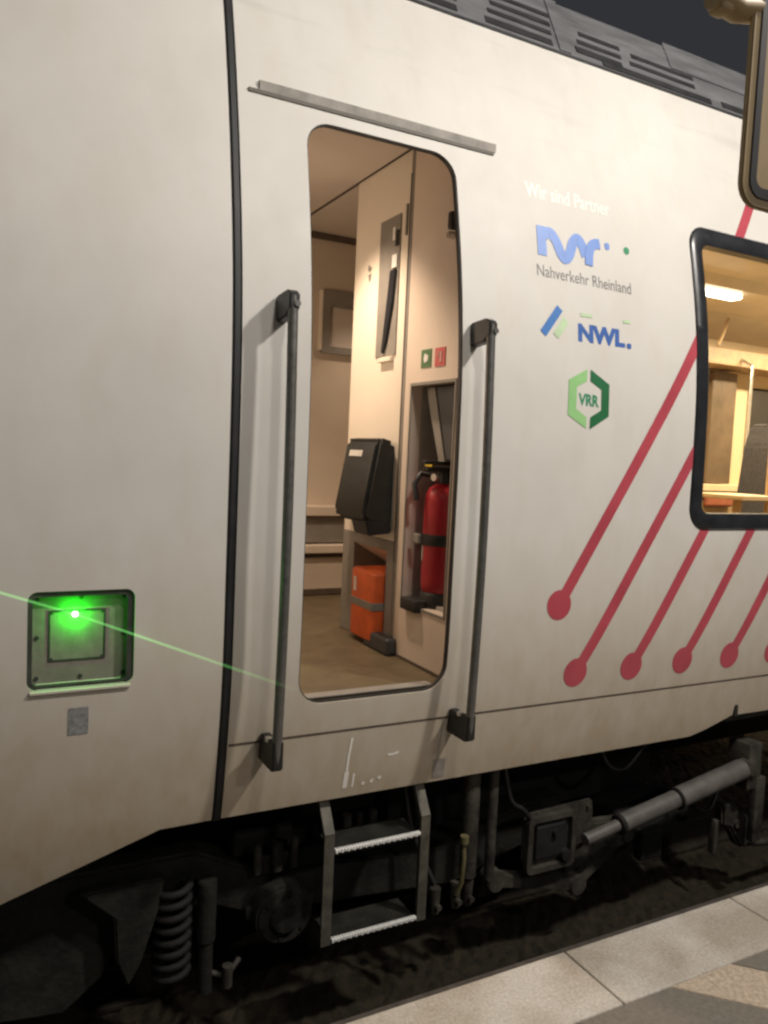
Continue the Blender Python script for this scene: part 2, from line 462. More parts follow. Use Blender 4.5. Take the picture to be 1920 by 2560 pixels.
# drip rail above the door
D = empty('drip_rail', (1.3, .15, 3.19), T)
zc = 3.193
bm = BM()
bx = [(-.0, zc + .020), (-.012, zc + .018), (-.013, zc + .012), (-.004, zc - .014), (.0, zc - .014)]
A = [bm.verts.new((.838, prof(z) + dy - .001 + (.02 if dy == 0 else 0), z)) for dy, z in bx]; B = [bm.verts.new((1.79, v.co.y, v.co.z)) for v in A]
for k in range(5): bm.faces.new((A[k], A[(k + 1) % 5], B[(k + 1) % 5], B[k]))
bm.faces.new(A[::-1]); bm.faces.new(B)
new_obj('ledge', bm, M['drip'], D)
bm = BM(); box(bm, .80, 1.78, prof(3.17) - .006, prof(3.17) + .02, 3.1665, 3.1785)
new_obj('shade_lip', bm, mat('brown_shade_lip', (.11, .095, .075), .6), D)  # darker strip: shading along the rail's lower edge put into colour

# door seal: dark lining of the opening
def densify(p, q, m=40):
    P, Q = [], []
    for k in range(len(p)):
        a, b = p[k], p[(k + 1) % len(p)]; c, d = q[k], q[(k + 1) % len(q)]
        mm = m if math.dist(a, b) > .3 else 1
        for j in range(mm):
            t = j / mm; P.append((a[0] + (b[0] - a[0]) * t, a[1] + (b[1] - a[1]) * t)); Q.append((c[0] + (d[0] - c[0]) * t, c[1] + (d[1] - c[1]) * t))
    return P, Q
bm = BM(); outer, inner = densify(rounded_door(.0005), rounded_door(.0045))
n = len(outer); rows = []
for pts, dy in ((outer, .006), (inner, .006), (inner, .024), (outer, .024)):
    rows.append([bm.verts.new((x, prof(z) + dy, z)) for x, z in pts])
for a in range(4):
    for k in range(n):
        bm.faces.new((rows[a][k], rows[a][(k + 1) % n], rows[(a + 1) % 4][(k + 1) % n], rows[(a + 1) % 4][k]))
new_obj('door_seal', bm, M['rubber'], T)
# sill plate
bm = BM(); box(bm, 1.04, 1.56, .040, .09, 1.1335, 1.137)
new_obj('door_sill', bm, M['igrey'], T)

# handrails
def handrail(x, lbl=None):
    H = empty('handrail', (x, 0, .95), T)
    pts = []
    for k in range(21):
        t = k / 20; z = .965 + t * 1.515
        pts.append((x, -.090 - .022 * math.sin(math.pi * min(1, max(0, t))), z))
    bm = BM(); tube(bm, pts, .0165, 16); new_obj('grab_bar', bm, M['steel'], H, 40)
    bm = BM()
    prism(bm, [(prof(2.48) - .001, 2.495), (-.075, 2.502), (-.106, 2.488), (-.106, 2.440), (-.070, 2.418), (prof(2.41) - .001, 2.408)], 'x', x - .018, x + .018, .005)
    new_obj('bracket', bm, M['black'], H)
    bm = BM()
    prism(bm, [(prof(1.03) - .001, 1.040), (-.050, 1.036), (-.070, 1.05), (-.107, 1.05), (-.107, .957), (-.09, .947), (prof(.94) - .001, .947)], 'x', x - .0185, x + .0185, .004)
    new_obj('bracket', bm, M['black'], H)
    bm = BM(); cyl(bm, (x - .012, -.045, 1.036), (x - .012, -.045, 1.048), .013, seg=12); new_obj('bracket_disc', bm, M['chrome'], H)  # bright disc standing in for the pale glint by the lower bracket
    bm = BM(); cyl(bm, (x + .008, -.108, 2.455), (x + .008, -.114, 2.455), .010, seg=12); new_obj('bracket_disc', bm, M['steel'], H)
    return H
handrail(.893); handrail(1.648)

# hatch in the nose: recessed plate with inner square and screws
HT = empty('equipment_hatch', (.3, .03, 1.41), T)
bm = BM(); box(bm, .140, .461, .036, .050, 1.252, 1.565); new_obj('hatch_plate', bm, M['hatch'], HT)
bm = BM()
a = rrect(.1505, .4505, 1.2625, 1.5545, .0275); b = rrect(.164, .430, 1.272, 1.538, .016)
ring(bm, a, b, 'y', .008, .0355); new_obj('hatch_rim', bm, M['hatch_rim'], HT)  # dark rim widened to include the shadow inside the recess
bm = BM(); ring(bm, rrect(.209, .371, 1.337, 1.492, .004), rrect(.2145, .3655, 1.3425, 1.4865, .003), 'y', .0335, .0365); new_obj('hatch_joint', bm, M['hatch_rim'], HT)
bm = BM()
prism(bm, [(.005, 1.2635), (.034, 1.2735), (.034, 1.2635)], 'x', .176, .425); prism(bm, [(-.006, 1.258), (-.006, 1.252), (.003, 1.248), (.003, 1.2618)], 'x', .158, .440); new_obj('hatch_lip', bm, M['white'], HT)
for x, z in ((.178, 1.528), (.30, 1.53), (.424, 1.528), (.178, 1.412), (.424, 1.412), (.178, 1.29), (.30, 1.288), (.424, 1.29)):
    bm = BM(); cyl(bm, (x, .036, z), (x, .0325, z), .0065, seg=12); new_obj('screw', bm, M['hatch_rim'], HT)
for x, z in ((.362, 1.345), (.362, 1.484), (.218, 1.345), (.218, 1.484)):
    bm = BM(); cyl(bm, (x, .036, z), (x, .033, z), .0045, seg=10); new_obj('screw', bm, M['hatch_rim'], HT)
decal('small_plate', [[rrect(.266, .323, 1.114, 1.199, .003)]], M['sticker'], T)

# lettering and emblems on the side
side_text('lettering', 'Wir sind Partner', 1.922, 2.362, 3.036, 3.096, M['wtext'], T, .012, -.003)
LG = empty('emblem', (2.2, 0, 2.85), T)
bm = BM(); w = .046
stroke_bm(bm, [(1.984, 2.925), (1.984, 2.86), (1.984, 2.806)], .044, 4)
stroke_bm(bm, [(2.000, 2.895), (2.028, 2.903), (2.055, 2.878), (2.080, 2.826), (2.100, 2.812), (2.122, 2.832), (2.145, 2.882), (2.170, 2.902), (2.192, 2.880), (2.208, 2.835)], w, 10)
on_side('letters', bm, M['blue'], LG); bm = BM()
stroke_bm(bm, [(2.222, 2.802), (2.226, 2.845), (2.240, 2.882), (2.262, 2.897), (2.288, 2.901)], .042, 8)
on_side('letters', bm, M['blue'], LG, .0032)
bm = BM(); t = fill([rrect(2.316, 2.342, 2.884, 2.914, .010)]); join(bm, t); on_side('dot', bm, M['blue'], LG)
bm = BM(); t = fill([rrect(2.422, 2.452, 2.882, 2.914, .0145)]); join(bm, t); on_side('dot', bm, M['mgreen'], LG)
side_text('caption', 'Nahverkehr Rheinland', 1.952, 2.447, 2.721, 2.768, M['gtext'], LG, .0, -.008)
LG = empty('emblem', (2.2, 0, 2.55), T)
bm = BM(); stroke_bm(bm, [(2.058, 2.606), (1.972, 2.497)], .034, 2); on_side('bar', bm, M['navy'] if False else mat('blue_bar', (.055, .19, .50), .4, var=.03), LG)
bm = BM(); stroke_bm(bm, [(2.088, 2.562), (2.036, 2.494)], .032, 2); on_side('bar', bm, M['pgreen'], LG)
side_text('letters', 'NWL', 2.150, 2.404, 2.484, 2.558, M['navy'], LG, .055, .0)
bm = BM(); t = fill([rrect(2.413, 2.437, 2.483, 2.505, .006)]); join(bm, t); on_side('dot', bm, M['navy'], LG)
for x0_, x1_ in ((2.165, 2.225), (2.395, 2.435)):
    bm = BM(); stroke_bm(bm, [(x0_, 2.594), (x1_, 2.594)], .014, 2); on_side('line', bm, M['pgreen'], LG)
LG = empty('emblem', (2.2, 0, 2.26), T)
bm = BM(); t = fill([[(2.198, 2.378), (2.104, 2.329), (2.104, 2.190), (2.202, 2.140), (2.202, 2.186), (2.146, 2.216), (2.146, 2.303), (2.198, 2.330)]]); join(bm, t); on_side('half_hexagon', bm, M['lgreen'], LG)
bm = BM(); t = fill([[(2.216, 2.378), (2.318, 2.325), (2.320, 2.195), (2.222, 2.138), (2.222, 2.186), (2.278, 2.218), (2.276, 2.302), (2.216, 2.332)]]); join(bm, t); on_side('half_hexagon', bm, M['dgreen'], LG)
side_text('letters', 'VRR', 2.156, 2.266, 2.232, 2.280, M['mgreen'], LG, .04, -.004)

# red stripes ending in dots
ang = math.radians(57.6); dx, dz = math.cos(ang), math.sin(ang)
for i, (cx, cz, gap) in enumerate(((2.119, 1.422, 1), (2.241, 1.128, 1), (2.557, 1.128, 1), (2.872, 1.128, 1), (3.187, 1.126, 1), (3.505, 1.122, 1), (3.820, 1.122, 1), (4.135, 1.122, 1))):
    h = .0265; r = .062
    zt = 3.70; Lg = (zt - cz) / dz
    a0 = math.asin(h / r)
    pts = []
    for k in range(41):
        a = ang + a0 + (2 * math.pi - 2 * a0) * k / 40
        pts.append((cx + r * math.cos(a), cz + r * math.sin(a)))
    a1 = pts[-1]; b1 = pts[0]
    def line(z0, z1, ends=()):
        q = []
        for s_, z in ((1, z0), (1, z1), (-1, z1), (-1, z0)):
            q.append((cx + (z - cz) / tz + s_ * h / math.sin(ang), z))
        return q
    tz = math.tan(ang)
    # lower piece with the dot: up to the window sill, or past the window's left edge for the first two
    xw = 2.832
    lw = cx + (1.726 - cz) / tz
    if lw - .05 > xw:
        zt = 1.728
        ends = [(cx + (zt - cz) / tz + h / math.sin(ang), zt), (cx + (zt - cz) / tz - h / math.sin(ang), zt)]
    else:
        zr = cz + (xw - cx - h / math.sin(ang)) * tz; zl = cz + (xw - cx + h / math.sin(ang)) * tz
        ends = [(xw, zr), (xw, zl)]
    decal('stripe', [[pts + ends]], M['red'], T, .0015)
    z0, z1 = 3.086, 3.70
    if cx < 2.5:
        decal('stripe', [[line(z0, z1)]], M['red'], T, .0015)

# window: rounded black frame, glass
W = empty('window', (3.7, .04, 1.73), T)
bm = BM(); o_ = rrect(2.826, 4.76, 1.723, 3.090, .105, 10); i_ = rrect(2.902, 4.684, 1.799, 3.006, .045, 10)
o_, i_ = densify(o_, i_)
rows = []
mid = [((a[0] * .15 + b[0] * .85), (a[1] * .15 + b[1] * .85)) for a, b in zip(o_, i_)]
for pts, dy in ((o_, .001), ([(a[0] + (b[0] - a[0]) * .12, a[1] + (b[1] - a[1]) * .12) for a, b in zip(o_, i_)], -.010), (mid, -.010), (i_, -.004), (i_, .05), (o_, .05)):
    rows.append([bm.verts.new((x, prof(z) + dy, z)) for x, z in pts])
n = len(o_)
for a in range(6):
    for k in range(n): bm.faces.new((rows[a][k], rows[a][(k + 1) % n], rows[(a + 1) % 6][(k + 1) % n], rows[(a + 1) % 6][k]))
new_obj('frame', bm, M['frame'], W, 50)
bm = BM(); join(bm, fill([rrect(2.895, 4.69, 1.792, 3.013, .045)]))
for v in bm.verts: v.co.y = prof(v.co.z) + .012
new_obj('pane', bm, M['glass'], W, 'keep')

# roof fairing with slatted grilles
RF = empty('roof_fairing', (2.5, .4, 3.76), T)
def ry(z): return .352 + (z - 3.745) * .50        # leaning back
bm = BM(); prism(bm, [(.345, 3.737), (ry(3.75), 3.750), (ry(4.05), 4.05), (ry(4.05) + .06, 4.05), (.46, 3.737)], 'x', -2.6, 6.0)
new_obj('fairing_panel', bm, M['grille'], RF)
bm = BM(); prism(bm, [(.331, 3.737), (.336, 3.751), (.352, 3.751), (.352, 3.737)], 'x', -2.6, 6.0); new_obj('drip_edge', bm, M['slot'], RF)
for x0, x1, rowsz in ((-.9, 1.72, (3.80, 3.85, 3.90, 3.945)), (1.86, 2.21, (3.80, 3.855, 3.905, 3.955)), (2.34, 2.62, (3.815, 3.865, 3.915)), (2.50, 3.20, (3.79,)), (2.66, 3.10, (3.85, 3.90)), (3.28, 3.5, (3.80,)), (3.75, 4.9, (3.80, 3.85, 3.90))):
    for z in rowsz:
        bm = BM()
        h = .011 if z > 3.84 else .016
        prism(bm, [(ry(z - h) - .004, z - h), (ry(z + h) - .004, z + h), (ry(z + h) + .02, z + h), (ry(z - h) + .02, z - h)], 'x', x0 + (z - 3.8) * .5, x1 + (z - 3.8) * .2)
        new_obj('slat', bm, M['slot'], RF)
bm = BM(); prism(bm, [(ry(3.775) - .006, 3.775), (ry(4.06) - .006, 4.06), (ry(4.06) + .03, 4.06), (ry(3.76) + .02, 3.775)], 'x', 2.245, 2.31); new_obj('support', bm, M['grille'], RF)
bm = BM(); prism(bm, [(ry(3.92) - .005, 3.92), (ry(4.07) - .005, 4.07), (ry(4.07) + .05, 4.07), (ry(3.92) + .02, 3.92)], 'x', 2.98, 5.8); new_obj('fairing_panel', bm, M['grille'], RF)
bm = BM(); prism(bm, [(.462, 3.70), (.462, 3.76), (.55, 4.03), (2.3, 4.10), (2.7, 3.70)], 'x', -2.6, 6.0); new_obj('roof', bm, M['roof'], T)

# ------------------------------------------------------------------ vestibule behind the doorway
XP = 1.637; FZ = 1.132; CZ = 3.28
bm = BM(); box(bm, .70, 6.0, .045, 2.75, FZ - .05, FZ); new_obj('vestibule_floor', bm, M['floor'], T)
bm = BM(); box(bm, .70, XP - .012, .20, 2.00, CZ, CZ + .03); new_obj('ceiling_panel', bm, M['ceil'], T)
bm = BM(); box(bm, XP + .012, 2.72, .24, 2.00, CZ + .001, CZ + .03); new_obj('ceiling_panel', bm, M['ceil'], T)
bm = BM(); box(bm, XP - .0125, XP + .0125, .20, 2.0, CZ + .004, CZ + .04); new_obj('ceiling_joint', bm, M['seam'], T)
bm = BM(); box(bm, .70, XP - .02, .47, .474, CZ - .002, CZ + .01); new_obj('ceiling_seam', bm, M['seam'], T)
BW = empty('back_wall', (1.8, 1.97, FZ), T)
bm = BM(); box(bm, .70, 2.72, 1.955, 2.0, FZ, CZ); new_obj('wall_panel', bm, M['backw'], BW)
bm = BM(); box(bm, .70, 2.72, 1.935, 1.956, CZ - .035, CZ - .002); new_obj('cornice', bm, M['seam'], BW)
bm = BM(); ring(bm, rrect(1.845, 2.15, 2.585, 2.955, .01), rrect(1.895, 2.11, 2.625, 2.86, .01), 'y', 1.925, 1.956); new_obj('notice_frame', bm, M['igrey'], BW)
bm = BM(); box(bm, 1.89, 2.115, 1.945, 1.953, 2.62, 2.865); new_obj('notice_sheet', bm, M['ceil'], BW)
bm = BM(); box(bm, 1.832, 1.843, 1.92, 1.956, 2.60, 2.95); new_obj('bright_edge', bm, M['cream'], BW)
# stepped heater cabinet at the foot of the back wall
bm = BM(); box(bm, 1.2, 2.6, 1.86, 1.954, 1.612, 1.672, .006); box(bm, 1.2, 2.6, 1.84, 1.954, 1.39, 1.44, .006); box(bm, 1.2, 2.6, 1.88, 1.954, 1.1325, 1.36)
new_obj('heater_cabinet', bm, M['backw'], BW)
bm = BM(); box(bm, 1.2, 2.6, 1.90, 1.954, 1.45, 1.605); new_obj('heater_panel', bm, M['igrey'], BW)
bm = BM(); box(bm, 1.2, 2.6, 1.885, 1.954, 1.361, 1.389); box(bm, 1.2, 2.6, 1.865, 1.88, 1.14, 1.172); new_obj('heater_gap', bm, M['seam'], BW)

# end wall of the doorway (right side) with extinguisher niche
EW = empty('end_wall', (XP, .28, FZ), T)
bm = BM()
def edge(z0, z1, n=12): return [(prof(z0 + (z1 - z0) * k / n) + .024, z0 + (z1 - z0) * k / n) for k in range(n + 1)]
prism(bm, edge(2.292, CZ - .001) + [(.504, CZ - .001), (.504, 2.292)], 'x', XP, XP + .05); prism(bm, edge(FZ, 1.375, 6) + [(.504, 1.375), (.504, FZ)], 'x', XP, XP + .05)
prism(bm, edge(1.375, 2.292) + [(.106, 2.292), (.106, 1.375)], 'x', XP, XP + .05); box(bm, XP, XP + .05, .446, .504, 1.375, 2.292)
new_obj('wall_panel', bm, M['peach'], EW)
bm = BM(); box(bm, XP - .0015, XP + .06, .512 - .006, .512 + .012, FZ, CZ - .001); new_obj('corner_trim', bm, M['igrey'], EW)
bm = BM(); box(bm, XP - .004, XP + .001, .525, .531, FZ + .4, CZ - .1); new_obj('trim_joint', bm, M['seam'], EW)
NI = [(.1065, .4455)]
bm = BM()
box(bm, XP + .21, XP + .22, .10, .45, 1.39, 2.30)                      # back
box(bm, XP + .051, XP + .21, .446, .452, 1.39, 2.30); box(bm, XP + .051, XP + .21, .10, .106, 1.39, 2.30)
box(bm, XP + .051, XP + .21, .1062, .4458, 2.293, 2.30); box(bm, XP + .051, XP + .21, .1062, .4458, 1.39, 1.3745)
new_obj('niche_lining', bm, M['niche'], EW)
bm = BM(); ring(bm, [(.098, 1.366), (.453, 1.366), (.453, 2.300), (.098, 2.300)], [(.1075, 1.376), (.4445, 1.376), (.4445, 2.288), (.1075, 2.288)], 'x', XP - .004, XP + .0008); new_obj('niche_trim', bm, M['igrey'], EW)
bm = BM(); prism(bm, [(.430, 2.285), (.36, 2.285), (.255, 1.98), (.30, 1.98)], 'x', XP + .06, XP + .085); new_obj('niche_brace', bm, M['igrey'], EW)
bm = BM(); prism(bm, [(.357, 2.284), (.110, 2.284), (.110, 1.99), (.254, 1.99)], 'x', XP + .066, XP + .082); new_obj('niche_backing', bm, M['dgrey'], EW)  # plain dark backing sheet in the upper niche
bm = BM(); box(bm, XP - .003, XP + .0005, .296, .374, 2.358, 2.430); new_obj('notice', bm, M['sgreen'], EW)
bm = BM(); prism(bm, [(.318, 2.385), (.345, 2.375), (.352, 2.394), (.345, 2.414), (.318, 2.404)], 'x', XP - .005, XP - .0032); new_obj('pictogram', bm, M['wpaper'], EW)
bm = BM(); box(bm, XP - .003, XP + .0005, .190, .266, 2.355, 2.428); new_obj('notice', bm, M['sred'], EW)
bm = BM(); box(bm, XP - .005, XP - .0032, .212, .228, 2.370, 2.412); box(bm, XP - .005, XP - .0032, .236, .244, 2.39, 2.416); new_obj('pictogram', bm, mat('pale_red_mark', (.6, .3, .26), .5), EW)
bm = BM(); box(bm, XP - .03, XP, .150, .178, 2.865, 2.93, .004); new_obj('latch', bm, M['black'], EW)
bm = BM(); cyl(bm, (XP - .03, .172, 2.845), (XP, .172, 2.845), .014, seg=14, bev=.003); new_obj('latch_button', bm, M['chrome'], EW)
# skirting line and kick strip
bm = BM(); box(bm, XP - .006, XP - .0005, .045, .50, FZ + .0005, FZ + .012); new_obj('skirting', bm, M['seam'], EW)

# cream partition deeper in the vestibule
PA = empty('partition', (XP, .8, FZ), T)
bm = BM(); prism(bm, [(XP, .532), (XP + .30, .532), (XP + .30, 1.065), (XP + .012, 1.065), (XP + .003, 1.060), (XP, 1.050)], 'z', 1.622, CZ - .001)
new_obj('wall_panel', bm, M['cream'], PA)
bm = BM(); box(bm, XP - .006, XP, .600, .790, 2.432, 3.035, .002); new_obj('slot_panel', bm, M['igrey'], PA)
bm = BM(); prism(bm, [(.612, 2.80), (.660, 2.80), (.690, 2.60), (.715, 2.45), (.700, 2.445), (.672, 2.50), (.630, 2.66)], 'x', XP - .018, XP - .0062, .002); new_obj('strap', bm, M['seat_side'], PA)
bm = BM(); box(bm, XP - .012, XP - .0062, .612, .655, 2.81, 2.865); new_obj('tag', bm, M['wpaper'], PA)
bm = BM(); box(bm, XP - .012, XP - .0062, .606, .632, 2.90, 2.965); new_obj('switch', bm, M['black'], PA)
bm = BM(); box(bm, XP - .010, XP - .0062, .640, .662, 2.93, 2.985); new_obj('tag', bm, M['wpaper'], PA)
bm = BM(); box(bm, XP - .008, XP - .0002, .545, .556, 2.93, 3.06, .001); new_obj('catch', bm, M['igrey'], PA)
bm = BM(); box(bm, XP - .02, XP, .62, .74, 2.405, 2.426, .004); new_obj('shelf', bm, M['cream'], PA)
bm = BM()
prism(bm, [(.870, 2.85), (.905, 2.872), (.912, 2.85), (.893, 2.835)], 'x', XP - .002, XP - .0004); prism(bm, [(.875, 2.828), (.905, 2.825), (.892, 2.79), (.880, 2.80)], 'x', XP - .002, XP - .0004)
new_obj('pictogram', bm, M['igrey'], PA)
# lower locker with a niche for the case
bm = BM()
box(bm, XP, XP + .30, .532, .60, FZ, 1.620); box(bm, XP, XP + .30, .935, 1.062, FZ, 1.620, .004)
box(bm, XP, XP + .30, .6002, .9348, FZ, FZ + .02); box(bm, XP + .20, XP + .30, .6002, .9348, FZ + .02, 1.58)
box(bm, XP, XP + .06, .6002, .9348, 1.575, 1.620)
new_obj('locker', bm, M['igrey'], PA)
bm = BM(); prism(bm, [(XP + .005, 1.572), (XP + .06, 1.574), (XP + .199, 1.50), (XP + .199, 1.46)], 'y', .601, .934); new_obj('locker_hood', bm, M['cream'], PA)
bm = BM(); box(bm, XP - .05, XP + .0, .470, .70, FZ + .0005, FZ + .075, .012); new_obj('foot_block', bm, M['dgrey'], PA)

# folded jump seat
JS = empty('folding_seat', (1.55, .75, 1.66), T)
def wedge(y0, y1, xt, xb, zt, zb, xw=XP - .001, bev=.018):
    bm = BM(); prism(bm, [(xw, zt - .02), (xt + .02, zt), (xt, zt - .02), (xb, zb + .03), (xb + .02, zb), (xw, zb - .02)], 'y', y0, y1, bev); return bm
new_obj('seat_pan', wedge(.555, .872, 1.545, 1.488, 2.072, 1.700), M['seat'], JS, 50)
new_obj('backrest', wedge(.866, .955, 1.575, 1.53, 1.99, 1.70, bev=.012), M['seat_side'], JS, 50)
bm = BM(); prism(bm, [(1.50, 1.71), (1.62, 1.72), (1.63, 1.655), (1.52, 1.645)], 'y', .55, .70, .006); new_obj('hinge', bm, M['seat_side'], JS)
bm = BM(); prism(bm, [(1.540, 2.012), (1.5345, 1.985), (1.5305, 1.985), (1.536, 2.012)], 'y', .68, .81); new_obj('seat_tag', bm, M['tagm'], JS)

# body around: inner lining so that no light leaks, and the saloon
bm = BM(); box(bm, .66, .70, .32, 2.75, FZ - .05, 3.70); box(bm, .6605, .6995, .09, .321, FZ - .05, 2.7); new_obj('cab_wall', bm, M['backw'], T)
bm = BM(); prism(bm, edge(FZ, 3.31) + [(2.75, 3.31), (2.75, FZ)], 'x', 2.72, 2.78); new_obj('saloon_wall', bm, M['goldwall'], T)
SL = empty('saloon', (4.5, 1.4, FZ), T)
bm = BM(); box(bm, 2.0, 6.0, .105, .125, FZ, 1.70); new_obj('side_lining', bm, M['goldwall'], SL)
bm = BM(); box(bm, 2.785, 7.6, 2.60, 2.65, FZ, 3.5); new_obj('far_wall', bm, M['goldwall'], SL)
bm = BM(); box(bm, 7.6, 7.65, .10, 2.65, FZ, 3.5); new_obj('end_panel', bm, M['goldwall'], SL)
bm = BM(); prism(bm, [(.25, 3.33), (.25, 3.40), (2.6, 3.40), (2.6, 3.18), (2.50, 3.20), (2.2, 3.31), (1.75, 3.33), (1.68, 3.27), (1.42, 3.27), (1.36, 3.33)], 'x', 2.785, 7.59); new_obj('ceiling_panel', bm, M['goldceil'], SL)
bm = BM(); box(bm, 4.0, 4.95, 1.50, 1.60, 3.235, 3.268, .014, 3); new_obj('light_strip', bm, M['strip'], SL)
bm = BM(); box(bm, 5.55, 7.5, 1.47, 1.63, 3.235, 3.268, .012); new_obj('light_strip', bm, M['strip'], SL)
bm = BM(); box(bm, 3.0, 7.5, 2.28, 2.598, 2.905, 2.93, .006); box(bm, 3.0, 7.5, 2.26, 2.29, 2.90, 3.04, .006); new_obj('luggage_rack', bm, M['gold2'], SL)
for k in range(9):
    bm = BM(); box(bm, 5.75 + k * .13, 5.83 + k * .13, 2.32, 2.5, 2.931, 3.0 + .03 * (k % 3), .02); new_obj('rack_bracket', bm, M['gold2'], SL)
bm = BM(); box(bm, 5.90, 6.22, 2.50, 2.599, 1.87, 2.88, .01); new_obj('dark_panel', bm, mat('brown_panel', (.16, .105, .06), .45, var=.15, scale=4), SL)
bm = BM(); box(bm, 3.0, 7.5, 2.46, 2.599, 1.80, 1.865, .008); new_obj('wall_ledge', bm, M['goldwall'], SL)
bm = BM(); box(bm, 3.0, 7.5, 2.52, 2.599, 1.60, 1.798); new_obj('wall_base', bm, M['gold2'], SL)
bm = BM(); tube(bm, [(5.55, 2.1, 3.25), (5.50, 2.1, 3.12), (5.45, 2.1, 3.02)], .012); new_obj('strap_handle', bm, M['gold2'], SL)
bm = BM(); cyl(bm, (4.72, 1.0, FZ), (4.72, 1.0, 3.32), .018); new_obj('grab_pole', bm, M['gold2'], SL)
for x in (5.9, 6.36):
    bm = BM(); box(bm, x, x + .36, 2.47, 2.5195, 1.66, 1.78, .02); new_obj('red_cushion', bm, mat('dull_red_vinyl', (.34, .10, .05), .5), SL)
bm = BM(); tube(bm, [(5.95, 2.15, 1.87), (5.95, 2.15, 2.9), (5.95, 2.3, 2.98)], .016); new_obj('grab_pole', bm, M['chrome'], SL)
bm = BM(); box(bm, 4.3, 7.5, 2.40, 2.46, 3.02, 3.05, .005); new_obj('rack_rail', bm, M['goldwall'], SL)
bm = BM(); box(bm, 6.5, 7.3, 2.585, 2.599, 2.02, 2.78, .02); new_obj('far_window', bm, M['frame'], SL)
for x, y in ((5.40, 1.38), (5.40, .90), (6.2, 1.38), (6.2, .90)):
    bm = BM(); prism(bm, [(x - .02, 1.55), (x + .10, 1.55), (x + .22, 2.30), (x + .19, 2.38), (x + .12, 2.36), (x + .06, 2.2)], 'y', y, y + .42, .02); new_obj('seat_back', bm, M['fabric'], SL)
    bm = BM(); prism(bm, [(x + .14, 2.36), (x + .20, 2.36), (x + .23, 2.53), (x + .17, 2.53)], 'y', y + .13, y + .29, .015); new_obj('headrest', bm, M['fabric'], SL)
    bm = BM(); box(bm, x - .40, x + .02, y, y + .42, 1.50, 1.62, .03); new_obj('seat_cushion', bm, M['fabric'], SL)
bm = BM(); box(bm, 4.35, 4.75, .9, 1.3, 1.81, 1.84, .006); new_obj('table_top', bm, M['goldwall'], SL)
bm = BM(); box(bm, 4.53, 4.57, 1.08, 1.12, FZ, 1.81); new_obj('table_leg', bm, M['gold2'], SL)

# ------------------------------------------------------------------ loose equipment
FE = empty('fire_extinguisher', (1.735, .335, 1.3985))
tag(FE, 'red fire extinguisher with black valve and black strap standing in the grey wall niche', 'fire extinguisher')
cx, cy = 1.742, .312
def lathe(bm, prf, seg=28):
    rings = [[bm.verts.new((cx + r * math.cos(2 * math.pi * k / seg), cy + r * math.sin(2 * math.pi * k / seg), z)) for k in range(seg)] for r, z in prf]
    for A, B in zip(rings, rings[1:]):
        for k in range(seg): bm.faces.new((A[k], A[(k + 1) % seg], B[(k + 1) % seg], B[k]))
    bm.faces.new(rings[0][::-1]); bm.faces.new(rings[-1])
    return bm
bm = lathe(BM(), [(.076, 1.465), (.080, 1.475), (.082, 1.50), (.082, 1.86), (.079, 1.89), (.066, 1.915), (.042, 1.93), (.03, 1.935)]); new_obj('cylinder', bm, M['fred'], FE, 40)
bm = lathe(BM(), [(.085, 1.668), (.086, 1.673), (.086, 1.712), (.085, 1.717)]); new_obj('strap', bm, M['black'], FE, 40)
bm = BM(); box(bm, cx - .10, cx - .083, cy + .03, cy + .075, 1.672, 1.712, .004); new_obj('buckle', bm, M['igrey'], FE)
bm = lathe(BM(), [(.080, 1.3985), (.085, 1.402), (.085, 1.455), (.079, 1.464)]); box(bm, cx - .135, cx - .06, cy - .03, cy + .10, 1.3765, 1.43, .008); new_obj('base', bm, M['black'], FE, 40)
bm = BM(); cyl(bm, (cx, cy, 1.936), (cx, cy, 1.985), .030, .024, bev=.003); box(bm, cx - .10, cx + .06, cy - .018, cy + .018, 1.985, 2.005, .004); box(bm, cx - .11, cx + .05, cy - .015, cy + .015, 2.015, 2.032, .004)
tube(bm, [(cx - .03, cy + .03, 1.965), (cx - .09, cy + .05, 1.975), (cx - .12, cy + .045, 1.93), (cx - .115, cy + .03, 1.86)], .012); new_obj('valve', bm, M['black'], FE, 40)
bm = BM(); cyl(bm, (cx - .05, cy + .02, 2.009), (cx - .05, cy + .075, 2.012), .008, seg=10); new_obj('safety_pin', bm, M['yellow'], FE)
bm = BM(); cyl(bm, (cx - .06, cy - .025, 1.962), (cx - .075, cy - .028, 1.962), .016, seg=14); new_obj('pressure_gauge', bm, M['chrome'], FE)
bm = BM()
for k in range(5):
    a0, a1 = math.radians(148 + k * 4), math.radians(152 + k * 4)
    vs = [bm.verts.new((cx + .0835 * math.cos(a), cy + .0835 * math.sin(a), z)) for a, z in ((a0, 1.60), (a1, 1.60), (a1, 1.665), (a0, 1.665))]; bm.faces.new(vs)
new_obj('label', bm, M['wpaper'], FE)

FE.location.z = 1.376
for c_ in FE.children:
    for v in c_.data.vertices: v.co.z *= .955
OC = empty('rescue_case', (1.70, .76, FZ + .02))
tag(OC, 'orange box with a grey strap round its middle standing in the low grey niche', 'box')
bm = BM(); box(bm, 1.585, 1.80, .615, .845, FZ + .0205, 1.472, .018, 3); new_obj('case_body', bm, M['orange'], OC, 50)
bm = BM(); box(bm, 1.581, 1.804, .611, .849, 1.300, 1.335, .003); new_obj('strap', bm, M['igrey'], OC)
bm = BM(); box(bm, 1.5825, 1.586, .785, .808, 1.365, 1.43); new_obj('label', bm, M['wpaper'], OC)

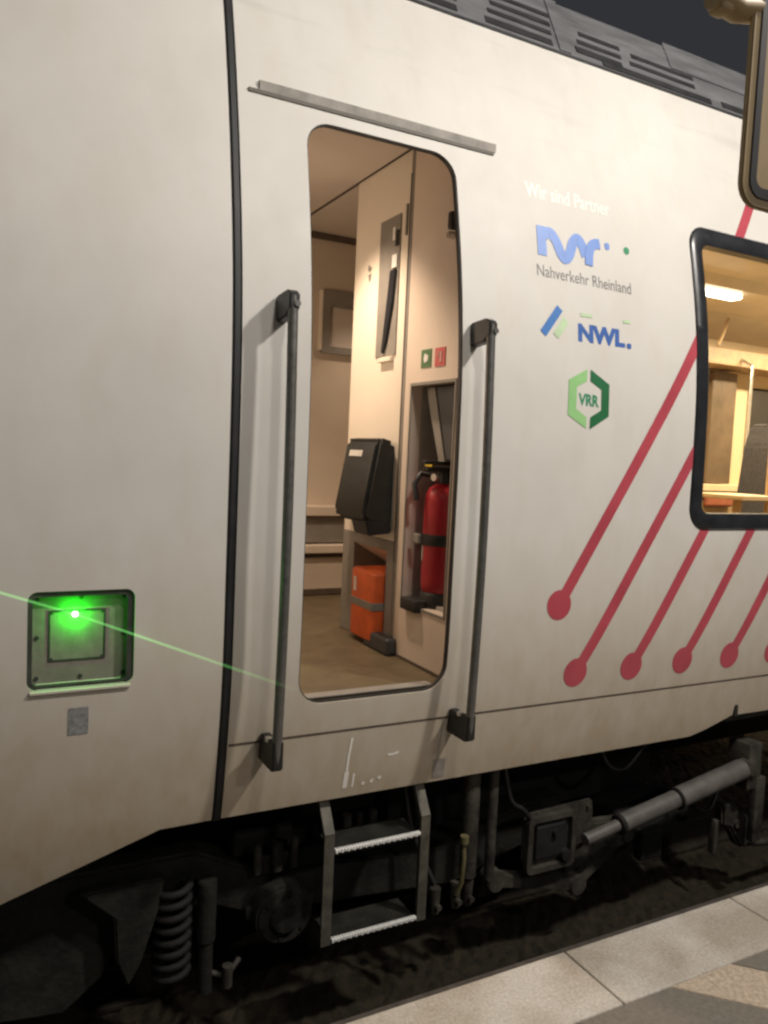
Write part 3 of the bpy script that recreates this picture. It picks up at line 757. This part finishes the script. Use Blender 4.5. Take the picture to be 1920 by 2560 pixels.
# ------------------------------------------------------------------ ladder and running gear (parts of the train)
LD = empty('ladder', (1.36, .06, .2), T)
for x in (1.162, 1.567):
    bm = BM()
    pts = [(.150, .760), (.135, .735), (.052, .615), (.048, .575), (.048, .195), (.088, .195), (.088, .580), (.16, .70), (.19, .76)]
    prism(bm, [(p[0], p[1]) for p in pts], 'x', x - .006, x + .006, .0015)
    prism(bm, [(.046, .615), (.046, .195), (.0505, .195), (.0505, .612)], 'x', x - .020, x + .020, .001)
    prism(bm, [(.0465, .617), (.138, .760), (.1425, .757), (.051, .612)], 'x', x - .020, x + .020, .001)
    new_obj('side_rail', bm, M['ladder'], LD)
for z in (.552, .212):
    bm = BM(); box(bm, 1.183, 1.546, .052, .20, z - .022, z - .002, .002); new_obj('step', bm, M['under'], LD)
    bm = BM()
    for k in range(30):
        x = 1.186 + k * .012
        box(bm, x, x + .0105, .042, .060, z - .010 + .003 * (k % 2), z + .006, .002, 1)
    new_obj('tread_edge', bm, M['grip'], LD)

BG = empty('bogie', (1.4, .9, -.08), T)
bm = BM()
prism(bm, [(-.8, .30), (-.35, .34), (.05, .50), (.75, .50), (.98, .38), (1.75, .30), (2.3, .42), (2.5, .42), (2.5, .28), (1.9, .12), (.98, .20), (.80, .28), (.55, .30), (.43, .10), (.30, -.0), (-.1, .05), (-.8, .12)], 'y', .33, .47, .012)
new_obj('side_frame', bm, M['under'], BG)
bm = BM(); prism(bm, [(.33, .475), (.62, .475), (.60, .36), (.545, .18), (.50, .10), (.46, .20), (.45, .36)], 'y', .24, .30, .008); new_obj('spring_hanger', bm, M['under'], BG)
def spring(x, y, z0, z1, r, turns=6, wire=.017):
    bm = BM(); tube(bm, [(x + r * math.cos(2 * math.pi * t), y + r * math.sin(2 * math.pi * t), z0 + (z1 - z0) * t / turns) for t in [k / 14 for k in range(14 * turns + 1)]], wire, 8); return bm
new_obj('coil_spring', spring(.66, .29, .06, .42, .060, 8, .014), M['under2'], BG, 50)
bm = BM(); cyl(bm, (.775, .25, -.0), (.775, .25, .24), .026, bev=.004); cyl(bm, (.775, .25, .20), (.775, .25, .43), .034, bev=.004); new_obj('damper', bm, M['under'], BG, 40)
for x in (-.05, 1.05, 2.95):
    bm = BM()
    prf = [(.0, .60), (.10, .585), (.12, .60), (.30, .62), (.355, .60), (.40, .60), (.415, .61), (.415, .72), (.44, .73), (.44, .745), (.0, .745)]
    seg = 48
    rings = [[bm.verts.new((x + max(r, .001) * math.cos(2 * math.pi * k / seg), yy, .35 + max(r, .001) * math.sin(2 * math.pi * k / seg))) for k in range(seg)] for r, yy in prf]
    for A, B in zip(rings, rings[1:]):
        for k in range(seg): bm.faces.new((A[k], A[(k + 1) % seg], B[(k + 1) % seg], B[k]))
    new_obj('wheel', bm, M['wheel'], BG, 40)
bm = BM(); cyl(bm, (1.08, .245, .22), (1.08, .40, .22), .115, .125, 28, bev=.01); cyl(bm, (1.08, .225, .22), (1.08, .246, .22), .062, seg=24, bev=.006); box(bm, .94, 1.225, .30, .37, .20, .25, .01)
new_obj('axle_box', bm, M['under'], BG, 40)
for k in range(6):
    a = math.radians(60 * k + 20); bm = BM(); cyl(bm, (1.08 + .09 * math.cos(a), .238, .22 + .09 * math.sin(a)), (1.08 + .09 * math.cos(a), .25, .22 + .09 * math.sin(a)), .010, seg=6)
    new_obj('axle_bolt', bm, M['under2'], BG)
# vertical posts and hoses right of the ladder
for x, r, z0, z1, y in ((1.855, .035, .26, .74, .16), (1.965, .022, .22, .72, .16)):
    bm = BM(); cyl(bm, (x, y, z0), (x, y, z1), r, seg=18); new_obj('post', bm, M['under_lighter'], BG, 40)
bm = BM(); tube(bm, [(1.80, .12, .44), (1.802, .115, .36), (1.80, .12, .26), (1.79, .14, .20)], .010); cyl(bm, (1.80, .115, .43), (1.80, .115, .46), .018); new_obj('brake_hose', bm, mat('yellowed_hose', (.15, .13, .06), .6), BG, 40)
for x in (1.70, 1.80, 1.86):
    bm = BM(); cyl(bm, (x, .16, .13), (x, .16, .24), .018, .024, 12, bev=.003); cyl(bm, (x, .145, .17), (x, .12, .17), .012, seg=8); new_obj('pipe_valve', bm, M['under_lighter'], BG, 40)
# bracket plate and yaw damper
bm = BM(); prism(bm, [(2.15, .43), (2.18, .46), (2.53, .47), (2.54, .40), (2.50, .26), (2.36, .20), (2.20, .20), (2.15, .25)], 'y', .16, .19, .006); ring(bm, rrect(2.15, 2.42, .20, .455, .03), rrect(2.175, 2.395, .225, .43, .02), 'y', .135, .1595)
new_obj('damper_bracket', bm, M['under_lighter'], BG)
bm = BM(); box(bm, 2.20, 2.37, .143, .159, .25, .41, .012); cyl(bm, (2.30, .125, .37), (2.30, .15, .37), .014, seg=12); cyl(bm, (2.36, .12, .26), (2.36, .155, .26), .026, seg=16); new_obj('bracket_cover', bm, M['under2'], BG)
def P(a, t): return Vector(a[0]).lerp(Vector(a[1]), t)
ln = [(2.44, .10, .325), (3.50, .10, .505)]
bm = BM(); cyl(bm, P(ln, .0), P(ln, .20), .027, seg=20); cyl(bm, P(ln, .19), P(ln, .53), .042, seg=28, bev=.004); cyl(bm, P(ln, .52), P(ln, .97), .050, seg=28, bev=.008)
new_obj('yaw_damper', bm, M['damper'], BG, 40)
bm = BM(); cyl(bm, P(ln, .183), P(ln, .205), .046, seg=28, bev=.003); cyl(bm, P(ln, .525), P(ln, .54), .0535, seg=28, bev=.003); new_obj('damper_collar', bm, M['under2'], BG, 40)
bm = BM(); cyl(bm, (3.52, .07, .50), (3.52, .14, .50), .045, seg=20, bev=.006); box(bm, 3.50, 3.60, .09, .22, .38, .62, .01); box(bm, 3.56, 3.63, .08, .12, .10, .44, .006); new_obj('damper_mount', bm, M['under_lighter'], BG, 40)
# traction links
def link(x0, z0, x1, z1, y, r, w):
    bm = BM(); cyl(bm, (x0, y - w, z0), (x0, y + w, z0), r, seg=20, bev=.005); cyl(bm, (x1, y - w, z1), (x1, y + w, z1), r, seg=20, bev=.005)
    d = Vector((x1 - x0, 0, z1 - z0)).normalized(); nn = Vector((-d.z, 0, d.x)) * r * .6
    a, b = Vector((x0, 0, z0)), Vector((x1, 0, z1))
    prism(bm, [(p.x, p.z) for p in (a + nn, b + nn, b - nn, a - nn)], 'y', y - w * .7, y + w * .7, .004); return bm
new_obj('traction_link', link(2.03, .175, 2.50, .055, .22, .048, .04), M['under_lighter'], BG, 40)
new_obj('traction_link', link(2.50, .055, 2.80, .24, .215, .040, .03), M['under_lighter'], BG, 40)
bm = BM(); prism(bm, [(2.42, .33), (2.80, .30), (2.78, .19), (2.56, .10), (2.45, .10)], 'y', .235, .29, .01); new_obj('lever_plate', bm, M['under_lighter'], BG)
bm = BM(); prism(bm, [(3.45, .27), (3.52, .29), (3.60, .24), (3.74, .08), (3.72, .0), (3.60, .02), (3.52, .14), (3.46, .16)], 'y', .18, .24, .012); cyl(bm, (3.56, .165, .16), (3.56, .18, .16), .022, seg=16); new_obj('caliper_arm', bm, M['under_lighter'], BG)
bm = BM(); box(bm, 3.40, 3.43, .18, .22, .02, .20, .006); tube(bm, [(3.66, .15, .05), (3.8, .15, .03), (4.2, .16, .05)], .02); new_obj('brake_rod', bm, M['under_lighter'], BG, 40)
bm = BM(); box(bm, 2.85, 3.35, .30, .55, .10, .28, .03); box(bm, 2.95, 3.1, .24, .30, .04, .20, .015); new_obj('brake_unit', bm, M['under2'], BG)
bm = BM(); box(bm, 2.6, 6.0, 1.5, 1.56, -.05, .80); box(bm, -2.6, 2.59, 1.7, 1.76, -.05, .80); new_obj('underfloor_box', bm, M['under2'], BG)  # long dark boards added to block the lit view under the train
bm = BM(); box(bm, 1.65, 2.9, .50, .60, .30, .74); box(bm, 1.2, 1.54, .42, .50, .50, .70, .01); box(bm, .9, 1.15, .36, .46, .42, .52, .02); box(bm, .98, 1.30, .31, .36, .36, .44, .01); new_obj('underfloor_box', bm, M['under2'], BG)
for k, x in enumerate((.98, 1.06, 1.13, 1.40, 1.46, 1.52)):
    bm = BM(); cyl(bm, (x, .30 + .1 * (k > 2), .38), (x, .30 + .1 * (k > 2), .50), .016 + .006 * (k % 2), seg=12, bev=.003); new_obj('air_fitting', bm, M['under_lighter'], BG, 40)
bm = BM(); tube(bm, [(.80, .28, .05), (.86, .26, .03), (.92, .30, .06)], .012); cyl(bm, (.86, .25, .0), (.86, .25, .08), .02, seg=12); new_obj('air_pipe', bm, M['under_lighter'], BG, 40)
for pts in ([(2.02, .17, .72), (2.06, .16, .55), (2.12, .15, .50), (2.17, .15, .44)], [(2.62, .25, .74), (2.66, .22, .6), (2.78, .22, .56), (2.92, .24, .66), (2.98, .26, .74)],
            [(3.18, .2, .40), (3.24, .18, .30), (3.34, .18, .27), (3.42, .2, .34)], [(1.60, .3, .70), (1.62, .26, .5), (1.66, .22, .36), (1.70, .17, .25)]):
    P_ = [Vector(p) for p in pts]; q_ = []
    for i in range(len(P_) - 1):
        p0, p1, p2, p3 = P_[max(i - 1, 0)], P_[i], P_[i + 1], P_[min(i + 2, len(P_) - 1)]
        for k in range(8):
            t = k / 8; q_.append(.5 * ((2 * p1) + (p2 - p0) * t + (2 * p0 - 5 * p1 + 4 * p2 - p3) * t * t + (3 * p1 - p0 - 3 * p2 + p3) * t ** 3))
    q_.append(P_[-1]); bm = BM(); tube(bm, q_, .011, 10); new_obj('hose', bm, M['black'], BG, 40)
for x, z in ((2.185, .445), (2.50, .445), (2.51, .30), (2.20, .212), (2.40, .215)):
    bm = BM(); cyl(bm, (x, .162, z), (x, .148, z), .010, seg=6); new_obj('bracket_bolt', bm, M['under_lighter'], BG)
# floor pan of the carriage over the running gear
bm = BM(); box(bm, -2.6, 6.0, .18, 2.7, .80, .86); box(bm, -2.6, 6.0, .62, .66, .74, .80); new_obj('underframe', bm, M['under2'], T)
bm = BM(); prism(bm, [(3.30, .76), (3.75, .76), (3.75, .80), (3.31, .80)], 'y', .10, .14); box(bm, 3.305, 3.325, .045, .12, .80, .86, .004); new_obj('skirt_bracket', bm, M['under'], T)
bm = BM(); box(bm, -2.6, 6.0, 2.66, 2.70, .60, 3.75); new_obj('far_side_shell', bm, M['white'], T)

# ------------------------------------------------------------------ laser
LB = empty('laser_beam', (.283, .03, 1.478))
tag(LB, 'green laser beam glowing across the nose with a bright spot on the grey hatch', 'laser')
p = Vector((.283, .0315, 1.478)); q = Vector((.893, -.12, 1.245)); e1 = p + (q - p) * 1.25
r = Vector((.076, -.060, 1.569)); e2 = p + (r - p) * 3.2
for end in (e1, e2):
    bm = BM(); cyl(bm, p, end, .0034, .0052, 10, caps=False); new_obj('beam', bm, M['beam'], LB, 60)
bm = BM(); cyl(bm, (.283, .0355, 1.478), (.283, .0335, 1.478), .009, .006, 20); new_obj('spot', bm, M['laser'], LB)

# ------------------------------------------------------------------ sign at the platform
k_ = .44
def sx(x): return x * k_
def sz(z): return 2.0 + (z - 2.0) * k_
SG = empty('hanging_sign', (.9, -1.89, sz(2.6)))
tag(SG, 'brown rounded sign with a black inner line hanging over the platform near the window', 'sign')
so = rrect(sx(1.532), sx(2.45), sz(2.600), sz(3.52), .024, 10)
bm = BM(); prism(bm, so, 'y', -1.90, -1.894, .0015); new_obj('board', bm, M['brown'], SG, 40)
bm = BM(); ring(bm, rrect(sx(1.556), sx(2.426), sz(2.622), sz(3.498), .017, 10), rrect(sx(1.576), sx(2.406), sz(2.645), sz(3.478), .010, 10), 'y', -1.9015, -1.899); new_obj('border_line', bm, M['signblack'], SG)
bm = BM(); tube(bm, [(sx(1.43), -1.89, sz(3.03)), (sx(1.50), -1.89, sz(3.02)), (sx(1.56), -1.89, sz(3.035))], [.013, .012, .012], 14); box(bm, sx(1.43), sx(1.475), -1.90, -1.88, sz(2.995), sz(3.9), .005); new_obj('hanger', bm, M['brown'], SG, 40)

# ------------------------------------------------------------------ platform, track, ground
PZ = .30; PE = -.457
bm = BM(); box(bm, -7, 14, -7, PE + .03, -.55, PZ - .012); pf = new_obj('platform', bm, M['joint']); tag(pf, kind='structure')
bm = BM()
J = 1.847; step = .85
k0 = -10
for k in range(k0, 15):
    x0 = J + k * step; box(bm, x0 + .003, x0 + step - .003, -.742, PE, PZ - .09, PZ, .005)
o = new_obj('platform_edge', bm, M['slab']); tag(o, kind='structure')
# diagonal bands of grey and beige tiles
def bandtiles(m, start, width, name):
    bm = BM(); k = -8
    for k in range(-8, 12):
        x0 = start + k * .698
        y0, y1 = -.745, -1.65
        dxy = (y0 - y1)
        prism(bm, [(x0 + .002, y0), (x0 + width - .002, y0), (x0 + width + dxy - .002, y1), (x0 + dxy + .002, y1)], 'z', PZ - .05, PZ, .002)
    o = new_obj(name, bm, m); tag(o, kind='structure')
bandtiles(M['tile_dark'], 1.642, .405, 'platform_paving_grey')
bandtiles(M['tile_light'], 2.047, .293, 'platform_paving_beige')
bm = BM()
for i in range(-20, 40):
    for j in range(0, 14):
        x0 = i * .35; y0 = -1.655 - j * .35
        if -6.8 < x0 < 13: box(bm, x0, x0 + .346, y0 - .346, y0, PZ - .05, PZ)
o = new_obj('platform_paving', bm, M['tile_dark']); tag(o, kind='structure')

bm = BM(); bmesh.ops.create_grid(bm, x_segments=1, y_segments=1, size=60)
for v in bm.verts: v.co.z = -.56
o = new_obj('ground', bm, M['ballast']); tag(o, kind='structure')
bm = BM()
rg = random.Random(3); nx, ny = 260, 70
g = [[bm.verts.new((-2.5 + 9.5 * i / nx, PE + .05 + 3.2 * j / ny, -.255 + rg.uniform(-.012, .012))) for j in range(ny + 1)] for i in range(nx + 1)]
for i in range(nx):
    for j in range(ny): bm.faces.new((g[i][j], g[i + 1][j], g[i + 1][j + 1], g[i][j + 1]))
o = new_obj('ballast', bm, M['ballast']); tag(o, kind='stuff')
rp = [(-.075, -.25), (.075, -.25), (.075, -.235), (.012, -.22), (.010, -.13), (.036, -.118), (.036, -.085), (.030, -.08), (-.030, -.08), (-.036, -.085), (-.036, -.118), (-.010, -.13), (-.012, -.22), (-.075, -.235)]
bm = BM(); prism(bm, [(.70 + a, b) for a, b in rp], 'x', -4, 14)
o = new_obj('rail', bm, M['rust']); tag(o, kind='structure')
bm = BM(); prism(bm, [(2.14 + a, b) for a, b in rp], 'x', -4, 14)
o = new_obj('rail', bm, M['rust']); tag(o, kind='structure')
bm = BM()
for k in range(24): box(bm, -3.5 + k * .6, -3.24 + k * .6, .15, 2.7, -.40, -.275, .01)
o = new_obj('track_bed', bm, M['sleeper']); tag(o, kind='structure')

# ------------------------------------------------------------------ light
w = bpy.data.worlds.new('World'); S.world = w; w.use_nodes = True
bg = w.node_tree.nodes['Background']; bg.inputs['Color'].default_value = (.031, .032, .036, 1); bg.inputs['Strength'].default_value = 1.0

def area(name, loc, aim, sx, sy, power, col):
    l = bpy.data.lights.new(name, 'AREA'); l.shape = 'RECTANGLE'; l.size = sx; l.size_y = sy; l.energy = power; l.color = col
    o = bpy.data.objects.new(name, l); COL.objects.link(o); o.location = loc
    o.rotation_euler = (Vector(aim) - Vector(loc)).to_track_quat('-Z', 'Y').to_euler()
    return o
WARM = (1, .93, .85)
area('platform_and_fill_lamp', (3.3, -2.45, 5.0), (2.3, 0, 1.7), .26, .22, 142, WARM)
area('platform_and_fill_lamp', (1.15, -2.3, 4.75), (1.0, 0, 1.9), .26, .22, 40, WARM)
area('platform_and_fill_lamp', (3.6, -6.0, 4.9), (2.2, 0, 1.4), .6, .22, 46, WARM)  # unseen fill lamp, added to lift the lower side
area('platform_and_fill_lamp', (-2.6, -4.2, 4.8), (.4, 0, 1.6), .6, .22, 8, WARM)  # weak unseen fill lamp, added towards the nose
def spot(name, loc, aim, ang, blend, power, col, soft=.05):
    l = bpy.data.lights.new(name, 'SPOT'); l.energy = power; l.color = col; l.spot_size = math.radians(ang); l.spot_blend = blend; l.shadow_soft_size = soft
    o = bpy.data.objects.new(name, l); COL.objects.link(o); o.location = loc
    o.rotation_euler = (Vector(aim) - Vector(loc)).to_track_quat('-Z', 'Y').to_euler()
IN = (1, .775, .585)
spot('vestibule_downlight', (1.22, .78, 3.27), (1.27, .78, 0), 104, .6, 122, IN)
area('vestibule_fill_lamp', (.73, 1.0, 2.5), (1.6, 1.1, 2.5), .35, .5, 4.6, IN)  # unseen fill lamp, added to lift the vestibule ceiling and walls
spot('corridor_downlight', (2.2, 1.45, 3.27), (2.1, 1.6, 0), 90, .6, 38, IN)
area('saloon_lamp', (4.6, 1.55, 3.22), (4.6, 1.5, 0), 1.2, .14, 85, (1, .87, .63))
area('saloon_lamp', (6.5, 1.55, 3.22), (6.5, 1.5, 0), 1.4, .14, 85, (1, .87, .63))
l = bpy.data.lights.new('laser_scatter', 'POINT'); l.energy = .95; l.color = (.012, 1, .012); l.shadow_soft_size = .003
o = bpy.data.objects.new('laser_scatter', l); COL.objects.link(o); o.location = (.283, .014, 1.478)

# ------------------------------------------------------------------ camera
cam = bpy.data.cameras.new('camera'); co = bpy.data.objects.new('camera', cam); COL.objects.link(co)
right = Vector((.88450773, -.46422833, .04623988)); down = Vector((.00659158, -.0866698, -.99621529)); fwd = Vector((.46647896, .88146492, -.07360011))
mtx = Matrix((( right.x, -down.x, -fwd.x, 0), (right.y, -down.y, -fwd.y, -2.45), (right.z, -down.z, -fwd.z, 2.0), (0, 0, 0, 1)))
co.matrix_world = mtx
cam.sensor_fit = 'VERTICAL'; cam.sensor_height = 36; cam.sensor_width = 27; cam.lens = 36 * 1698.45 / 2212
cam.clip_start = .05; cam.clip_end = 300
S.camera = co
S.view_settings.view_transform = 'Standard'; S.view_settings.look = 'None'; S.view_settings.exposure = 0; S.view_settings.gamma = 1
S.cycles.filter_width = 2.5
S.cycles.max_bounces = 8
S.cycles.use_denoising = True
